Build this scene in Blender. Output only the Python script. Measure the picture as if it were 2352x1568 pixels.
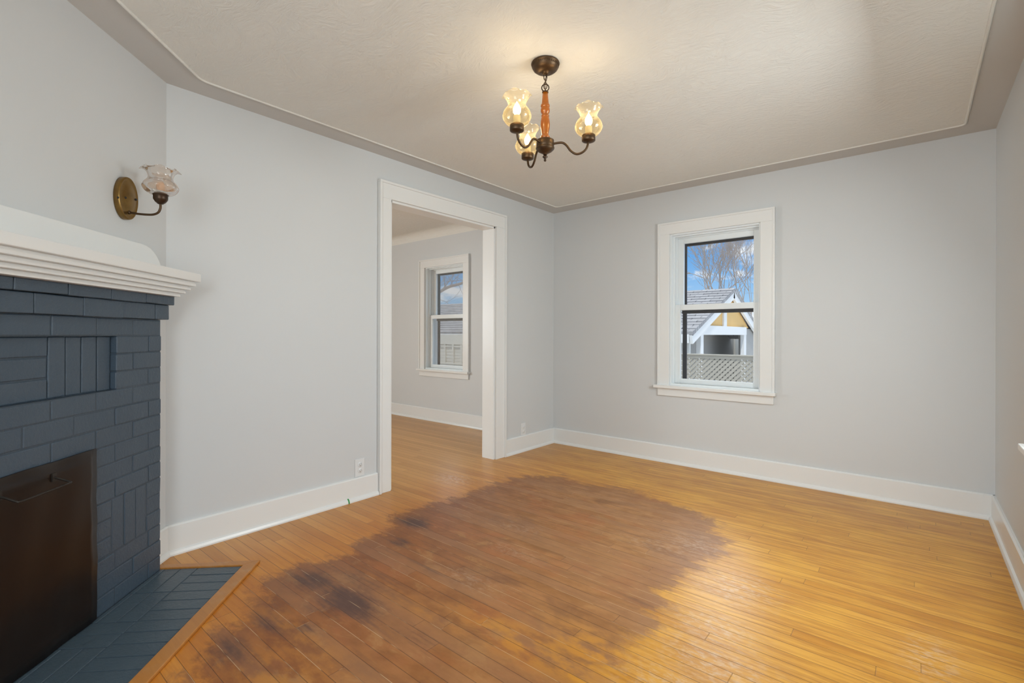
import bpy, bmesh, math, random
import numpy as np
from mathutils import Vector, Matrix
sc = bpy.context.scene
for o in list(bpy.data.objects): bpy.data.objects.remove(o)
R = math.radians
# ------------------------------------------------------------------ camera
CAM = Vector((2.8573, -4.0982, 1.1071)); YAW = -0.6983152977; ROLL = 0.00274143; FPX = 1109.547
cd = bpy.data.cameras.new('camera'); cam = bpy.data.objects.new('camera', cd); sc.collection.objects.link(cam)
fw = Vector((math.sin(YAW), math.cos(YAW), -0.00018)).normalized()
rt = Vector((math.cos(YAW), -math.sin(YAW), 0)); up = rt.cross(fw)
r2 = rt*math.cos(ROLL)+up*math.sin(ROLL); u2 = -rt*math.sin(ROLL)+up*math.cos(ROLL)
cam.matrix_world = Matrix(((r2.x,u2.x,-fw.x,CAM.x),(r2.y,u2.y,-fw.y,CAM.y),(r2.z,u2.z,-fw.z,CAM.z),(0,0,0,1)))
cd.sensor_width = 36; cd.lens = FPX/2352*36; cd.shift_x = 4.46/2352; cd.shift_y = -16.05/2352; cd.clip_start = 0.02; cd.clip_end = 300
sc.camera = cam
# ------------------------------------------------------------------ view, world, lights
sc.view_settings.view_transform = 'Standard'; sc.view_settings.look = 'None'
sc.view_settings.gamma = 1; sc.view_settings.use_curve_mapping = False
sc.view_settings.exposure = 0.09
class N:
    """small node helper"""
    def __init__(s, tree): s.t = tree; s.n = tree.nodes; s.l = tree.links
    def new(s, typ, **kw):
        n = s.n.new(typ)
        for k, v in kw.items(): setattr(n, k, v)
        return n
    def put(s, sock, v):
        if isinstance(v, bpy.types.NodeSocket): s.l.new(v, sock)
        elif v is not None:
            try: sock.default_value = v
            except Exception: sock.default_value = (*v, 1)
    def math(s, op, a, b=None, c=None, clamp=False):
        n = s.new('ShaderNodeMath', operation=op, use_clamp=clamp)
        s.put(n.inputs[0], a)
        if b is not None: s.put(n.inputs[1], b)
        if c is not None: s.put(n.inputs[2], c)
        return n.outputs[0]
    def mix(s, f, a, b, blend='MIX'):
        n = s.new('ShaderNodeMix', data_type='RGBA', blend_type=blend)
        s.put(n.inputs[0], f); s.put(n.inputs[6], a if not isinstance(a, tuple) or len(a)==4 else (*a,1)); s.put(n.inputs[7], b if not isinstance(b, tuple) or len(b)==4 else (*b,1))
        return n.outputs[2]
    def ramp(s, v, a, b, lo=0., hi=1.):
        n = s.new('ShaderNodeMapRange', interpolation_type='SMOOTHSTEP')
        s.put(n.inputs[0], v); n.inputs[1].default_value = a; n.inputs[2].default_value = b
        n.inputs[3].default_value = lo; n.inputs[4].default_value = hi
        return n.outputs[0]
    def noise(s, vec, scale, detail=3, rough=.55, dist=0, dims='3D'):
        n = s.new('ShaderNodeTexNoise', noise_dimensions=dims)
        if vec is not None: s.put(n.inputs['Vector'], vec)
        n.inputs['Scale'].default_value = scale; n.inputs['Detail'].default_value = detail
        n.inputs['Roughness'].default_value = rough; n.inputs['Distortion'].default_value = dist
        return n.outputs['Fac'], n.outputs['Color']
    def scale(s, vec, v):
        n = s.new('ShaderNodeVectorMath', operation='MULTIPLY'); s.put(n.inputs[0], vec); n.inputs[1].default_value = v
        return n.outputs[0]
w = bpy.data.worlds.new('sky'); sc.world = w; w.use_nodes = True
g = N(w.node_tree); g.n.clear()
tc = g.new('ShaderNodeTexCoord').outputs['Generated']
sep = g.new('ShaderNodeSeparateXYZ'); g.l.new(tc, sep.inputs[0]); el = sep.outputs[2]
blue = g.mix(g.ramp(el, -.02, .20), (.50, .74, .95), (.10, .36, .80))
cl, _ = g.noise(g.scale(tc, (1, 1, 2.6)), 7.5, 6, .6, .3)
thr = g.math('ADD', cl, g.ramp(el, .0, .14, .20, -.03))
cloud = g.ramp(thr, .53, .66)
col = g.mix(cloud, blue, (.92, .94, .97))
# bright sky patch added above the view to give the floor its sheen
dp = g.new('ShaderNodeVectorMath', operation='DOT_PRODUCT'); g.l.new(tc, dp.inputs[0]); dp.inputs[1].default_value = (-.27, .84, .47)
hi = g.math('MULTIPLY', g.ramp(dp.outputs['Value'], .80, .95), g.ramp(el, .20, .32))
col = g.mix(g.ramp(el, .2, .5), col, (.66, .76, .90))
col = g.mix(hi, col, (.94, .97, 1.0))
bg = g.new('ShaderNodeBackground'); g.l.new(col, bg.inputs[0])
g.l.new(g.math('ADD', 1.0, g.math('MULTIPLY', hi, 4.0)), bg.inputs[1])
g.l.new(bg.outputs[0], g.new('ShaderNodeOutputWorld').inputs[0])
def area(name, loc, rot, sx, sy, power, colr=(1,1,1)):
    l = bpy.data.lights.new(name, 'AREA'); l.shape = 'RECTANGLE'; l.size = sx; l.size_y = sy; l.energy = power; l.color = colr
    o = bpy.data.objects.new(name, l); sc.collection.objects.link(o); o.location = loc; o.rotation_euler = rot
    return o
# area lamps added to stand in for daylight at unseen window openings
area('daylight_front_window', (2.35, -4.86, 1.42), (R(68), 0, 0), 1.2, 1.25, 31, (.90,.975,1))
area('daylight_right_window', (3.38, -1.745, 1.38), (0, R(56), 0), 1.2, .70, 46, (.90,.975,1))
area('daylight_far_window', (-4.26, -4.0, 1.45), (0, R(-78), 0), 1.3, 1.3, 92, (.92,.98,1))  # added fill for the next room, its opening placed clear of pane reflections
sun = bpy.data.lights.new('sun', 'SUN'); sun.energy = 1.9; sun.angle = R(3); sun.color = (1,.97,.92)
so = bpy.data.objects.new('sun', sun); sc.collection.objects.link(so); so.rotation_euler = (R(30), 0, R(22))
# ------------------------------------------------------------------ materials
def mat(name, colr=(.5,.5,.5), rough=.5, metal=0, spec=.5, coat=0, coatr=.1):
    m = bpy.data.materials.new(name); m.use_nodes = True
    b = m.node_tree.nodes['Principled BSDF']
    b.inputs['Base Color'].default_value = (*colr, 1); b.inputs['Roughness'].default_value = rough
    b.inputs['Metallic'].default_value = metal; b.inputs['Specular IOR Level'].default_value = spec
    b.inputs['Coat Weight'].default_value = coat; b.inputs['Coat Roughness'].default_value = coatr
    return m, N(m.node_tree), b
def bump(g, b, h, strength=.2, dist=.002):
    n = g.new('ShaderNodeBump'); g.put(n.inputs['Height'], h); n.inputs['Strength'].default_value = strength
    n.inputs['Distance'].default_value = dist; g.l.new(n.outputs[0], b.inputs['Normal'])
def obco(g): return g.new('ShaderNodeTexCoord').outputs['Object']
def painted(name, c, rough, var=.03, bs=.08, bsc=120, coat=0):
    m, g, b = mat(name, c, rough, coat=coat)
    v = obco(g); f, _ = g.noise(v, 1.3, 4)
    g.l.new(g.mix(f, tuple(x*(1-var) for x in c), tuple(min(1, x*(1+var)) for x in c)), b.inputs['Base Color'])
    f2, _ = g.noise(v, bsc, 3); bump(g, b, f2, bs, .001)
    return m
M = {}
M['wall'] = painted('pale_grey_wall_paint', (.66,.675,.678), .55, .015, .12, 160)
M['trim'] = painted('white_trim_paint', (.82,.825,.81), .28, .015, .05, 60)
M['vinyl'] = painted('white_vinyl', (.84,.88,.89), .25, .01, .02, 60)
M['cove'] = painted('grey_cove_paint', (.58,.565,.54), .6, .02, .1, 140)
M['plastic'] = painted('white_outlet_plastic', (.78,.79,.79), .3, .01, .02, 60)
# ceiling, brushed plaster
m, g, b = mat('textured_ceiling_plaster', (.80,.79,.745), .8)
v = obco(g); f, c = g.noise(g.scale(v, (1,1,1)), 2.2, 3)
wv = g.new('ShaderNodeVectorMath', operation='MULTIPLY_ADD'); g.l.new(c, wv.inputs[0]); wv.inputs[1].default_value = (.35,.35,0); g.l.new(v, wv.inputs[2])
f1, _ = g.noise(g.scale(wv.outputs[0], (14, 60, 14)), 1.0, 6, .65); f2, _ = g.noise(wv.outputs[0], 45, 4, .6)
h = g.math('ADD', g.math('MULTIPLY', f1, .8), g.math('MULTIPLY', f2, .5)); bump(g, b, h, .85, .008)
M['ceiling'] = m
def metal(name, c, rough, c2=None, metalness=.85):
    m, g, b = mat(name, c, rough, metalness)
    f, _ = g.noise(obco(g), 28, 4); g.l.new(g.mix(f, c, c2 or tuple(x*.6 for x in c)), b.inputs['Base Color'])
    return m
M['bronze'] = metal('aged_bronze', (.125,.078,.042), .42, (.07,.043,.025))
M['dbronze'] = metal('dark_bronze', (.09,.055,.035), .4, (.05,.035,.025))
M['brass'] = metal('antique_brass', (.34,.205,.062), .32, (.16,.095,.034), .95)
M['black'] = mat('black_screw', (.01,.01,.01), .4)[0]
m, g, b = mat('turned_cherry_wood', (.42,.11,.02), .3, coat=.35)
f, _ = g.noise(g.scale(obco(g), (30,30,5)), 2, 5, .6, 1.0); g.l.new(g.mix(f, (.20,.045,.002), (.50,.15,.006)), b.inputs['Base Color']); M['turned'] = m
# brick paint
def brickpaint(name, c1, c2, rough):
    m, g, b = mat(name, c1, rough)
    v = obco(g); f, _ = g.noise(v, 5, 4); g.l.new(g.mix(f, c1, c2), b.inputs['Base Color'])
    f2, _ = g.noise(v, 90, 5, .6); f3, _ = g.noise(v, 18, 3)
    bump(g, b, g.math('ADD', f2, g.math('MULTIPLY', f3, 1.2)), .45, .004)
    return m
M['brick'] = brickpaint('slate_blue_brick_paint', (.050,.077,.108), (.064,.094,.128), .42)
M['hearth'] = brickpaint('slate_blue_hearth_paint', (.050,.076,.097), (.070,.100,.124), .36)
M['mortar'] = brickpaint('painted_mortar', (.045,.068,.094), (.05,.074,.10), .5)
m, g, b = mat('dark_brown_sheet_metal', (.016,.009,.006), .33, .3)
f, _ = g.noise(obco(g), 2.5, 3); g.l.new(g.mix(f, (.011,.0065,.005), (.022,.012,.007)), b.inputs['Base Color']); M['sheet'] = m
M['handle'] = metal('dull_black_steel', (.05,.042,.036), .45, (.03,.025,.02), .5)
M['tape'] = mat('green_tape', (.03,.28,.06), .5)[0]
# glass pane
def glassmat(name, tint, glossy, rough=.02, transl=0, tcol=(1,1,1)):
    m = bpy.data.materials.new(name); m.use_nodes = True; g = N(m.node_tree); g.n.clear()
    out = g.new('ShaderNodeOutputMaterial'); tr = g.new('ShaderNodeBsdfTransparent'); tr.inputs[0].default_value = (*tint,1)
    gl = g.new('ShaderNodeBsdfGlossy'); gl.inputs['Roughness'].default_value = rough
    fr = g.new('ShaderNodeFresnel'); fr.inputs[0].default_value = 1.45
    mx = g.new('ShaderNodeMixShader'); g.l.new(g.math('ADD', g.math('MULTIPLY', fr.outputs[0], glossy), .0, clamp=True), mx.inputs[0])
    g.l.new(tr.outputs[0], mx.inputs[1]); g.l.new(gl.outputs[0], mx.inputs[2]); s = mx.outputs[0]
    return m, g, s, out, tr
m, g, s, out, _ = glassmat('window_glass', (.97,.98,.98), .6); g.l.new(s, out.inputs[0]); M['glass'] = m
def shade_mat(name, tint, tcol, amount):
    m, g, s, out, tr = glassmat(name, tint, 1.6, .08)
    tl = g.new('ShaderNodeBsdfTranslucent'); tl.inputs[0].default_value = (*tcol,1)
    df = g.new('ShaderNodeBsdfDiffuse'); df.inputs[0].default_value = (*tcol,1)
    ad = g.new('ShaderNodeMixShader'); ad.inputs[0].default_value = .35; g.l.new(tl.outputs[0], ad.inputs[1]); g.l.new(df.outputs[0], ad.inputs[2])
    # pressed round dots on the belly, and a thicker look towards the edges
    uv = g.new('ShaderNodeTexCoord').outputs['UV']; sp = g.new('ShaderNodeSeparateXYZ'); g.l.new(uv, sp.inputs[0])
    row = g.math('FLOOR', sp.outputs[1]); sh = g.math('MULTIPLY', g.math('MODULO', row, 2.0), .5)
    fu = g.math('SUBTRACT', g.math('FRACT', g.math('ADD', sp.outputs[0], sh)), .5); fv = g.math('SUBTRACT', g.math('FRACT', sp.outputs[1]), .5)
    r = g.math('SQRT', g.math('ADD', g.math('MULTIPLY', fu, fu), g.math('MULTIPLY', fv, fv)))
    band = g.math('MULTIPLY', g.math('GREATER_THAN', sp.outputs[1], 1.0), g.math('LESS_THAN', sp.outputs[1], 3.0))
    dot = g.math('MULTIPLY', g.math('SUBTRACT', 1.0, g.ramp(r, .36, .44)), band)
    lw = g.new('ShaderNodeLayerWeight'); lw.inputs[0].default_value = .35
    fac = g.math('ADD', g.math('MULTIPLY', lw.outputs['Facing'], .26), amount)
    fac = g.math('MULTIPLY', fac, g.math('SUBTRACT', 1.0, g.math('MULTIPLY', dot, -.9)), clamp=True)
    mx = g.new('ShaderNodeMixShader'); g.l.new(fac, mx.inputs[0]); g.l.new(s, mx.inputs[1]); g.l.new(ad.outputs[0], mx.inputs[2]); g.l.new(mx.outputs[0], out.inputs[0])
    return m
M['amber'] = shade_mat('amber_glass', (1,.93,.76), (1,.88,.60), .03)
M['pink'] = shade_mat('rosy_amber_glass', (.95,.88,.82), (.85,.72,.62), .16)
def emis(name, c, s):
    m, g, b = mat(name, c, .5); b.inputs['Emission Color'].default_value = (*c,1); b.inputs['Emission Strength'].default_value = s; return m
M['bulb'] = emis('lit_bulb', (1,.80,.48), 7)
M['bulboff'] = mat('unlit_bulb', (.75,.52,.36), .2)[0]
M['candle'] = mat('cream_candle_sleeve', (.82,.70,.45), .5)[0]
M['stormframe'] = metal('dark_bronze_storm_frame', (.055,.047,.045), .5, (.03,.026,.026), .2)
# exterior
def rough(name, c1, c2, sc_=8, ro=.8, st=(1,1,1), bs=.2):
    m, g, b = mat(name, c1, ro); v = g.scale(obco(g), st); f, _ = g.noise(v, sc_, 5, .6)
    g.l.new(g.mix(f, c1, c2), b.inputs['Base Color']); bump(g, b, f, bs, .01); return m
M['snow'] = rough('pale_ground', (.85,.85,.84), (.74,.74,.72), 2)
M['fence'] = rough('weathered_grey_wood', (.46,.43,.37), (.34,.32,.275), 12, .85, (1,1,4))
M['fence2'] = rough('weathered_fence_board', (.74,.70,.61), (.58,.54,.47), 6, .85, (1,1,5))
M['exwhite'] = rough('white_exterior_paint', (.90,.90,.89), (.82,.82,.81), 6, .6, bs=.05)
M['exgrey'] = rough('grey_stucco', (.46,.45,.43), (.40,.39,.375), 30, .9)
M['expale'] = rough('pale_grey_stucco', (.66,.66,.63), (.58,.58,.55), 30, .9)
M['yellow'] = rough('ochre_yellow_panel', (.88,.56,.20), (.80,.49,.16), 3, .6, bs=.03)
M['bark'] = rough('grey_brown_bark', (.44,.38,.34), (.32,.27,.235), 20, .9)
M['rust'] = rough('dry_leaf', (.42,.23,.13), (.34,.18,.10), 20, .9)
m, g, b = mat('grey_asphalt_shingles', (.33,.32,.32), .9)
br = g.new('ShaderNodeTexBrick'); g.l.new(g.scale(obco(g), (1,1,1)), br.inputs[0]); br.inputs['Scale'].default_value = 1
br.inputs['Brick Width'].default_value = .34; br.inputs['Row Height'].default_value = .13; br.inputs['Mortar Size'].default_value = .012
br.inputs['Color1'].default_value = (.46,.45,.455,1); br.inputs['Color2'].default_value = (.35,.34,.345,1); br.inputs['Mortar'].default_value = (.20,.20,.205,1)
g.l.new(br.outputs[0], b.inputs['Base Color']); M['shingle'] = m
# ---- floor boards
def board_nodes(g, v, W=.0575):
    sp = g.new('ShaderNodeSeparateXYZ'); g.l.new(v, sp.inputs[0]); x, y = sp.outputs[0], sp.outputs[1]
    ry = g.math('DIVIDE', y, W); row = g.math('FLOOR', ry); fy = g.math('FRACT', ry)
    wn = g.new('ShaderNodeTexWhiteNoise', noise_dimensions='1D'); g.l.new(row, wn.inputs['W'])
    L = g.math('ADD', 1.1, g.math('MULTIPLY', wn.outputs['Value'], 1.3))
    rx = g.math('ADD', g.math('DIVIDE', x, L), g.math('MULTIPLY', wn.outputs['Value'], 37.3))
    cx = g.math('FLOOR', rx); fx = g.math('FRACT', rx)
    cb = g.new('ShaderNodeCombineXYZ'); g.l.new(row, cb.inputs[0]); g.l.new(cx, cb.inputs[1])
    w2 = g.new('ShaderNodeTexWhiteNoise', noise_dimensions='3D'); g.l.new(cb.outputs[0], w2.inputs[0])
    rnd = w2.outputs['Value']
    dy = g.math('MULTIPLY', g.math('SUBTRACT', .5, g.math('ABSOLUTE', g.math('SUBTRACT', fy, .5))), W)
    dx = g.math('MULTIPLY', g.math('SUBTRACT', .5, g.math('ABSOLUTE', g.math('SUBTRACT', fx, .5))), L)
    return rnd, wn.outputs['Value'], dx, dy, row
m, g, b = mat('worn_hardwood_strip', (.5,.25,.06), .3)
v = obco(g); rnd, rr, dx, dy, row = board_nodes(g, v)
def attr(nm):
    a = g.new('ShaderNodeAttribute'); a.attribute_name = nm; return a.outputs['Fac']
# grain, offset per board
off = g.new('ShaderNodeCombineXYZ'); g.l.new(g.math('MULTIPLY', rnd, 50.), off.inputs[0]); g.l.new(g.math('MULTIPLY', rnd, 17.), off.inputs[2])
vv = g.new('ShaderNodeVectorMath', operation='ADD'); g.l.new(g.scale(v, (2.2, 34, 1)), vv.inputs[0]); g.l.new(off.outputs[0], vv.inputs[1])
grain, _ = g.noise(vv.outputs[0], 1.6, 5, .6, .4)
blot, _ = g.noise(g.scale(v, (1, 1.6, 1)), 3.2, 4, .6)
fine, _ = g.noise(g.scale(v, (1.3, 2.5, 1)), 22, 5, .65)
mid, _ = g.noise(g.scale(v, (1, 1.9, 1)), 7, 4, .6)
gold = g.mix(rnd, (.58,.255,.028), (.72,.365,.058))
gold = g.mix(g.ramp(grain, .38, .66, 0, .70), gold, (.42,.165,.018))
gst, _ = g.noise(g.scale(v, (1.1, 7, 1)), 2.0, 5, .62, .3); gold = g.mix(g.ramp(gst, .50, .68, 0, .5), gold, (.40,.150,.018))
gold = g.mix(g.ramp(blot, .40, .75, 0, .4), gold, (.80,.43,.06))
# left side of the room is more orange-brown
leftz = attr('orange'); gold = g.mix(g.math('MULTIPLY', leftz, .6), gold, g.mix(rnd, (.48,.130,.014), (.62,.205,.030)))
tanz = attr('room2'); gold = g.mix(g.math('MULTIPLY', tanz, .75), gold, g.mix(rnd, (.52,.27,.075), (.64,.36,.12)))
fleck, _ = g.noise(g.scale(v, (1, 1.5, 1)), 17, 6, .7, .5)
edge = g.math('ADD', attr('worn'), g.math('ADD', g.math('MULTIPLY', g.math('SUBTRACT', fleck, .5), .22), g.math('ADD', g.math('MULTIPLY', g.math('SUBTRACT', mid, .5), .22), g.math('MULTIPLY', g.math('SUBTRACT', rnd, .5), .08))))
worn = g.ramp(edge, -.045, .06)
rim = g.math('MULTIPLY', worn, g.math('SUBTRACT', 1.0, g.ramp(edge, .02, .30)))
brown = g.mix(g.ramp(mid, .3, .7), (.29,.125,.045), (.42,.205,.085))
brown = g.mix(g.math('MULTIPLY', leftz, .85), brown, g.mix(g.ramp(mid, .3, .7), (.16,.036,.004), (.27,.064,.008)))
streak, _ = g.noise(vv.outputs[0], .9, 4, .6, .2); big, _ = g.noise(g.scale(v, (1, 1.5, 1)), 2.6, 4, .62, .5); bigb, _ = g.noise(g.scale(v, (1.2, 1.7, 1)), 4.3, 5, .65, .6)
brown = g.mix(g.ramp(big, .52, .66, 0, .55), brown, (.36,.115,.040))
brown = g.mix(g.ramp(bigb, .54, .66, 0, .55), brown, (.43,.22,.085))
brown = g.mix(g.ramp(streak, .52, .68, 0, .55), brown, (.165,.068,.036))
brown = g.mix(g.ramp(big, .30, .44, .5, 0), brown, (.145,.060,.036))
brown = g.mix(g.math('MULTIPLY', g.ramp(rnd, .3, .9), .45), brown, (.31,.155,.085))
brown = g.mix(g.math('MULTIPLY', rim, .35), brown, (.19,.070,.032))
brown = g.mix(g.ramp(fine, .62, .80, 0, .55), brown, (.44,.25,.12))
amb = g.math('MULTIPLY', attr('amber'), g.ramp(mid, .38, .6)); brown = g.mix(g.math('MULTIPLY', amb, .9), brown, (.62,.26,.022))
colr = g.mix(g.math('MULTIPLY', worn, .88), gold, brown)
dk = g.ramp(g.math('ADD', attr('dark'), g.math('ADD', g.math('MULTIPLY', g.math('SUBTRACT', streak, .5), 1.1), g.math('ADD', g.math('MULTIPLY', g.math('SUBTRACT', rnd, .5), .30), g.math('MULTIPLY', g.math('SUBTRACT', fine, .5), .5)))), .24, .98, 0, .92); colr = g.mix(dk, colr, g.mix(mid, (.055,.026,.024), (.13,.062,.045)))
pl = g.math('MULTIPLY', attr('pale'), g.ramp(fine, .42, .68)); colr = g.mix(g.math('MULTIPLY', pl, .55), colr, (.70,.55,.42))  # whitish scuffs plus window sheen painted into the board colour
sc2 = g.ramp(g.noise(g.scale(v, (3, 26, 1)), 3.1, 3, .5)[0], .70, .78); colr = g.mix(g.math('MULTIPLY', sc2, .25), colr, (.66,.42,.2))
jy = g.math('SUBTRACT', 1.0, g.ramp(dy, .0004, .0018)); jx = g.math('SUBTRACT', 1.0, g.ramp(dx, .0006, .0020)); j = g.math('MAXIMUM', jy, jx)
jn, _ = g.noise(g.scale(v, (1.5, 8, 1)), 2.3, 3)
jc = g.mix(g.math('MULTIPLY', g.ramp(jn, .52, .58), worn), (.060,.022,.010), (.66,.45,.25))
jw = g.math('ADD', g.math('MULTIPLY', jy, .62), g.math('MULTIPLY', jx, .38), clamp=True)
colr = g.mix(jw, colr, jc)
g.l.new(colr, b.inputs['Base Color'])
rg = g.math('ADD', .24, g.math('ADD', g.math('MULTIPLY', fine, .14), g.math('MULTIPLY', worn, .09)))
g.l.new(rg, b.inputs['Roughness']); b.inputs['Specular IOR Level'].default_value = .30
bump(g, b, g.math('ADD', g.math('MULTIPLY', j, -1.0), g.math('ADD', g.math('MULTIPLY', fine, .18), g.math('MULTIPLY', mid, .12))), .35, .0022)
M['floor'] = m
m, g, b = mat('hearth_border_wood', (.5,.2,.05), .35)
f, _ = g.noise(g.scale(obco(g), (3, 40, 3)), 2, 5, .6, .6); f2, _ = g.noise(obco(g), 12, 4)
g.l.new(g.mix(g.ramp(f2, .5, .8, 0, .6), g.mix(f, (.56,.24,.05), (.40,.15,.03)), (.50,.28,.13)), b.inputs['Base Color']); M['border'] = m
# ------------------------------------------------------------------ mesh helpers
def bx(bm, x0, x1, y0, y1, z0, z1, mtx=None):
    vs = [bm.verts.new((x, y, z)) for z in (z0, z1) for y in (y0, y1) for x in (x0, x1)]
    if mtx is not None:
        for v in vs: v.co = mtx @ v.co
    for f in ((0,2,3,1),(4,5,7,6),(0,1,5,4),(2,6,7,3),(0,4,6,2),(1,3,7,5)): bm.faces.new([vs[i] for i in f])
    return vs
def prism(bm, pts, a, b, fn):
    """extrude a closed 2-D outline between a and b; fn(p, q, t) -> xyz"""
    A = [bm.verts.new(fn(p[0], p[1], a)) for p in pts]; B = [bm.verts.new(fn(p[0], p[1], b)) for p in pts]
    n = len(pts)
    bm.faces.new(A[::-1]); bm.faces.new(B)
    for i in range(n): bm.faces.new((A[i], A[(i+1)%n], B[(i+1)%n], B[i]))
def lathe(bm, prof, seg=40, mtx=None, fn=None, uvrows=None):
    rows = []
    for k, (r, z) in enumerate(prof):
        row = []
        for i in range(seg):
            a = 2*math.pi*i/seg; p = fn(k, r, z, a) if fn else Vector((r*math.cos(a), r*math.sin(a), z))
            row.append(bm.verts.new(mtx @ p if mtx is not None else p))
        rows.append(row)
    fs = []
    for k in range(len(rows)-1):
        for i in range(seg):
            f = bm.faces.new((rows[k][i], rows[k][(i+1)%seg], rows[k+1][(i+1)%seg], rows[k+1][i])); f.smooth = True; fs.append((f, k, i))
    return rows, fs
def cap(bm, row): bm.faces.new(row)
def tube(bm, pts, rad, seg=10, closed=False, caps=True):
    pts = [Vector(p) for p in pts]; n = len(pts); rows = []; prev = None
    for i, p in enumerate(pts):
        if closed: t = pts[(i+1)%n]-pts[i-1]
        else: t = pts[min(i+1, n-1)]-pts[max(i-1, 0)]
        t.normalize()
        if prev is None:
            a = Vector((0,0,1)) if abs(t.z) < .9 else Vector((1,0,0)); u = t.cross(a).normalized()
        else: u = (prev-t*prev.dot(t)).normalized()
        prev = u; v_ = t.cross(u); r = rad[i] if isinstance(rad, (list, tuple)) else rad
        rows.append([bm.verts.new(p+u*r*math.cos(2*math.pi*k/seg)+v_*r*math.sin(2*math.pi*k/seg)) for k in range(seg)])
    for i in range(n if closed else n-1):
        a, b_ = rows[i], rows[(i+1)%n]
        for k in range(seg):
            f = bm.faces.new((a[k], a[(k+1)%seg], b_[(k+1)%seg], b_[k])); f.smooth = True
    if caps and not closed: bm.faces.new(rows[0][::-1]); bm.faces.new(rows[-1])
def spline(P, n=8):
    P = [Vector(p) for p in P]; P = [2*P[0]-P[1]]+P+[2*P[-1]-P[-2]]; out = []
    for i in range(1, len(P)-2):
        for k in range(n):
            t = k/n; a, b_, c, d = P[i-1], P[i], P[i+1], P[i+2]
            out.append(.5*((2*b_)+(c-a)*t+(2*a-5*b_+4*c-d)*t*t+(3*b_-a-3*c+d)*t**3))
    out.append(P[-2]); return out
def obj(name, bm, m, parent=None, bevel=0, smooth=False, recalc=True, seg=2):
    if recalc: bmesh.ops.recalc_face_normals(bm, faces=bm.faces)
    me = bpy.data.meshes.new(name); bm.to_mesh(me); bm.free(); me.materials.append(m)
    o = bpy.data.objects.new(name, me); sc.collection.objects.link(o)
    if parent is not None: o.parent = parent
    if bevel:
        md = o.modifiers.new('bevel', 'BEVEL'); md.width = bevel; md.segments = seg; md.limit_method = 'ANGLE'; md.angle_limit = R(40)
    if smooth:
        for p in me.polygons: p.use_smooth = True
    return o
def tag(o, label=None, cat=None, group=None, kind=None):
    if label: o['label'] = label
    if cat: o['category'] = cat
    if group: o['group'] = group
    if kind: o['kind'] = kind
    return o
def empty(name, loc=(0,0,0), rot=(0,0,0)):
    o = bpy.data.objects.new(name, None); sc.collection.objects.link(o); o.location = loc; o.rotation_euler = rot; o.empty_display_size = .1
    return o
BM = bmesh.new
# ------------------------------------------------------------------ room dimensions
W = 3.226; YC = -3.3582; YS = -4.78; H = 2.352; HC = 2.360; TA = .13
O0, O1, OZ = -2.024, -.905, 2.058           # doorway opening in the left wall
W1 = (1.225, 1.942, .668, 1.976)            # window 1 opening
W2 = (-2.022, -1.31, .655, 1.966)           # window 2 opening (next room)
W3 = (-2.11, -1.38, .668, 1.976)            # window in the right wall (out of frame)
SQ = math.sqrt(.5)
MD = Matrix(((SQ, SQ, 0, 0), (-SQ, SQ, 0, YC), (0, 0, 1, 0), (0, 0, 0, 1)))    # s along the diagonal wall, n into the room
XD = YC-YS                                                                      # where the diagonal meets the near wall
# floor with wear attributes; whitish patches also paint in window sheen
nx, ny = 301, 199; xs = np.linspace(-4.25, 3.30, nx); ys = np.linspace(-4.86, .06, ny)
X, Y = np.meshgrid(xs, ys); P = np.stack([X.ravel(), Y.ravel()], 1)
me = bpy.data.meshes.new('floor')
idx = np.arange(nx*ny).reshape(ny, nx)
faces = np.stack([idx[:-1,:-1].ravel(), idx[:-1,1:].ravel(), idx[1:,1:].ravel(), idx[1:,:-1].ravel()], 1)
me.from_pydata([(a, b_, 0) for a, b_ in P.tolist()], [], faces.tolist()); me.materials.append(M['floor'])
POLY = [(1.1,-4.6),(1.51,-3.81),(1.1,-3.57),(.94,-3.52),(.85,-3.44),(.88,-3.38),(.8,-3.3),(.64,-3.17),(.61,-2.98),(.68,-2.86),(.58,-2.62),(.54,-2.44),(.39,-2.3),(.42,-2.11),(.47,-1.85),(.43,-1.46),(.5,-1.13),(.73,-.93),(.96,-.97),(1.28,-.86),(1.72,-1.01),(1.94,-1.1),(2.06,-1.36),(2.11,-1.65),(2.04,-1.93),(2.0,-2.11),(2.08,-2.19),(2.1,-2.38),(2.08,-2.56),(2.09,-2.67),(2.04,-2.78),(2.18,-3.25),(2.1,-4.6)]
DARK = [((1.07,-3.0),(.17,.085),1),((.78,-3.0),(.13,.08),.8),((.61,-2.28),(.12,.08),.9),((.76,-2.5),(.08,.06),.8),((.97,-3.27),(.12,.06),.7),((1.08,-3.21),(.07,.05),.6),((1.53,-2.68),(.2,.05),.35),((1.5,-2.22),(.16,.06),.3),((1.48,-2.97),(.2,.05),.4),((2.02,-2.26),(.14,.06),.4),((2.03,-2.44),(.14,.05),.4),((.87,-1.08),(.16,.08),.3),((1.56,-.98),(.18,.07),.35),((1.03,-3.45),(.10,.09),.75),((1.46,-1.8),(.14,.06),.3),((1.1,-2.56),(.14,.05),.4),((.95,-2.85),(.2,.1),.4)]
SCUFF_SHEEN = [((2.26,-1.84),(.12,.14)),((2.27,-2.2),(.12,.1)),((2.34,-2.4),(.15,.1)),((.15,-1.55),(.14,.1)),((1.97,-1.51),(.15,.1),.6),((1.32,-2.54),(.14,.05),.45),((1.11,-1.94),(.14,.06),.4),((1.8,-1.66),(.2,.06),.45),((2.3,-2.62),(.14,.1)),((1.3,-2.2),(.15,.05),.4),((2.9,-1.9),(.06,.12))]
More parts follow.
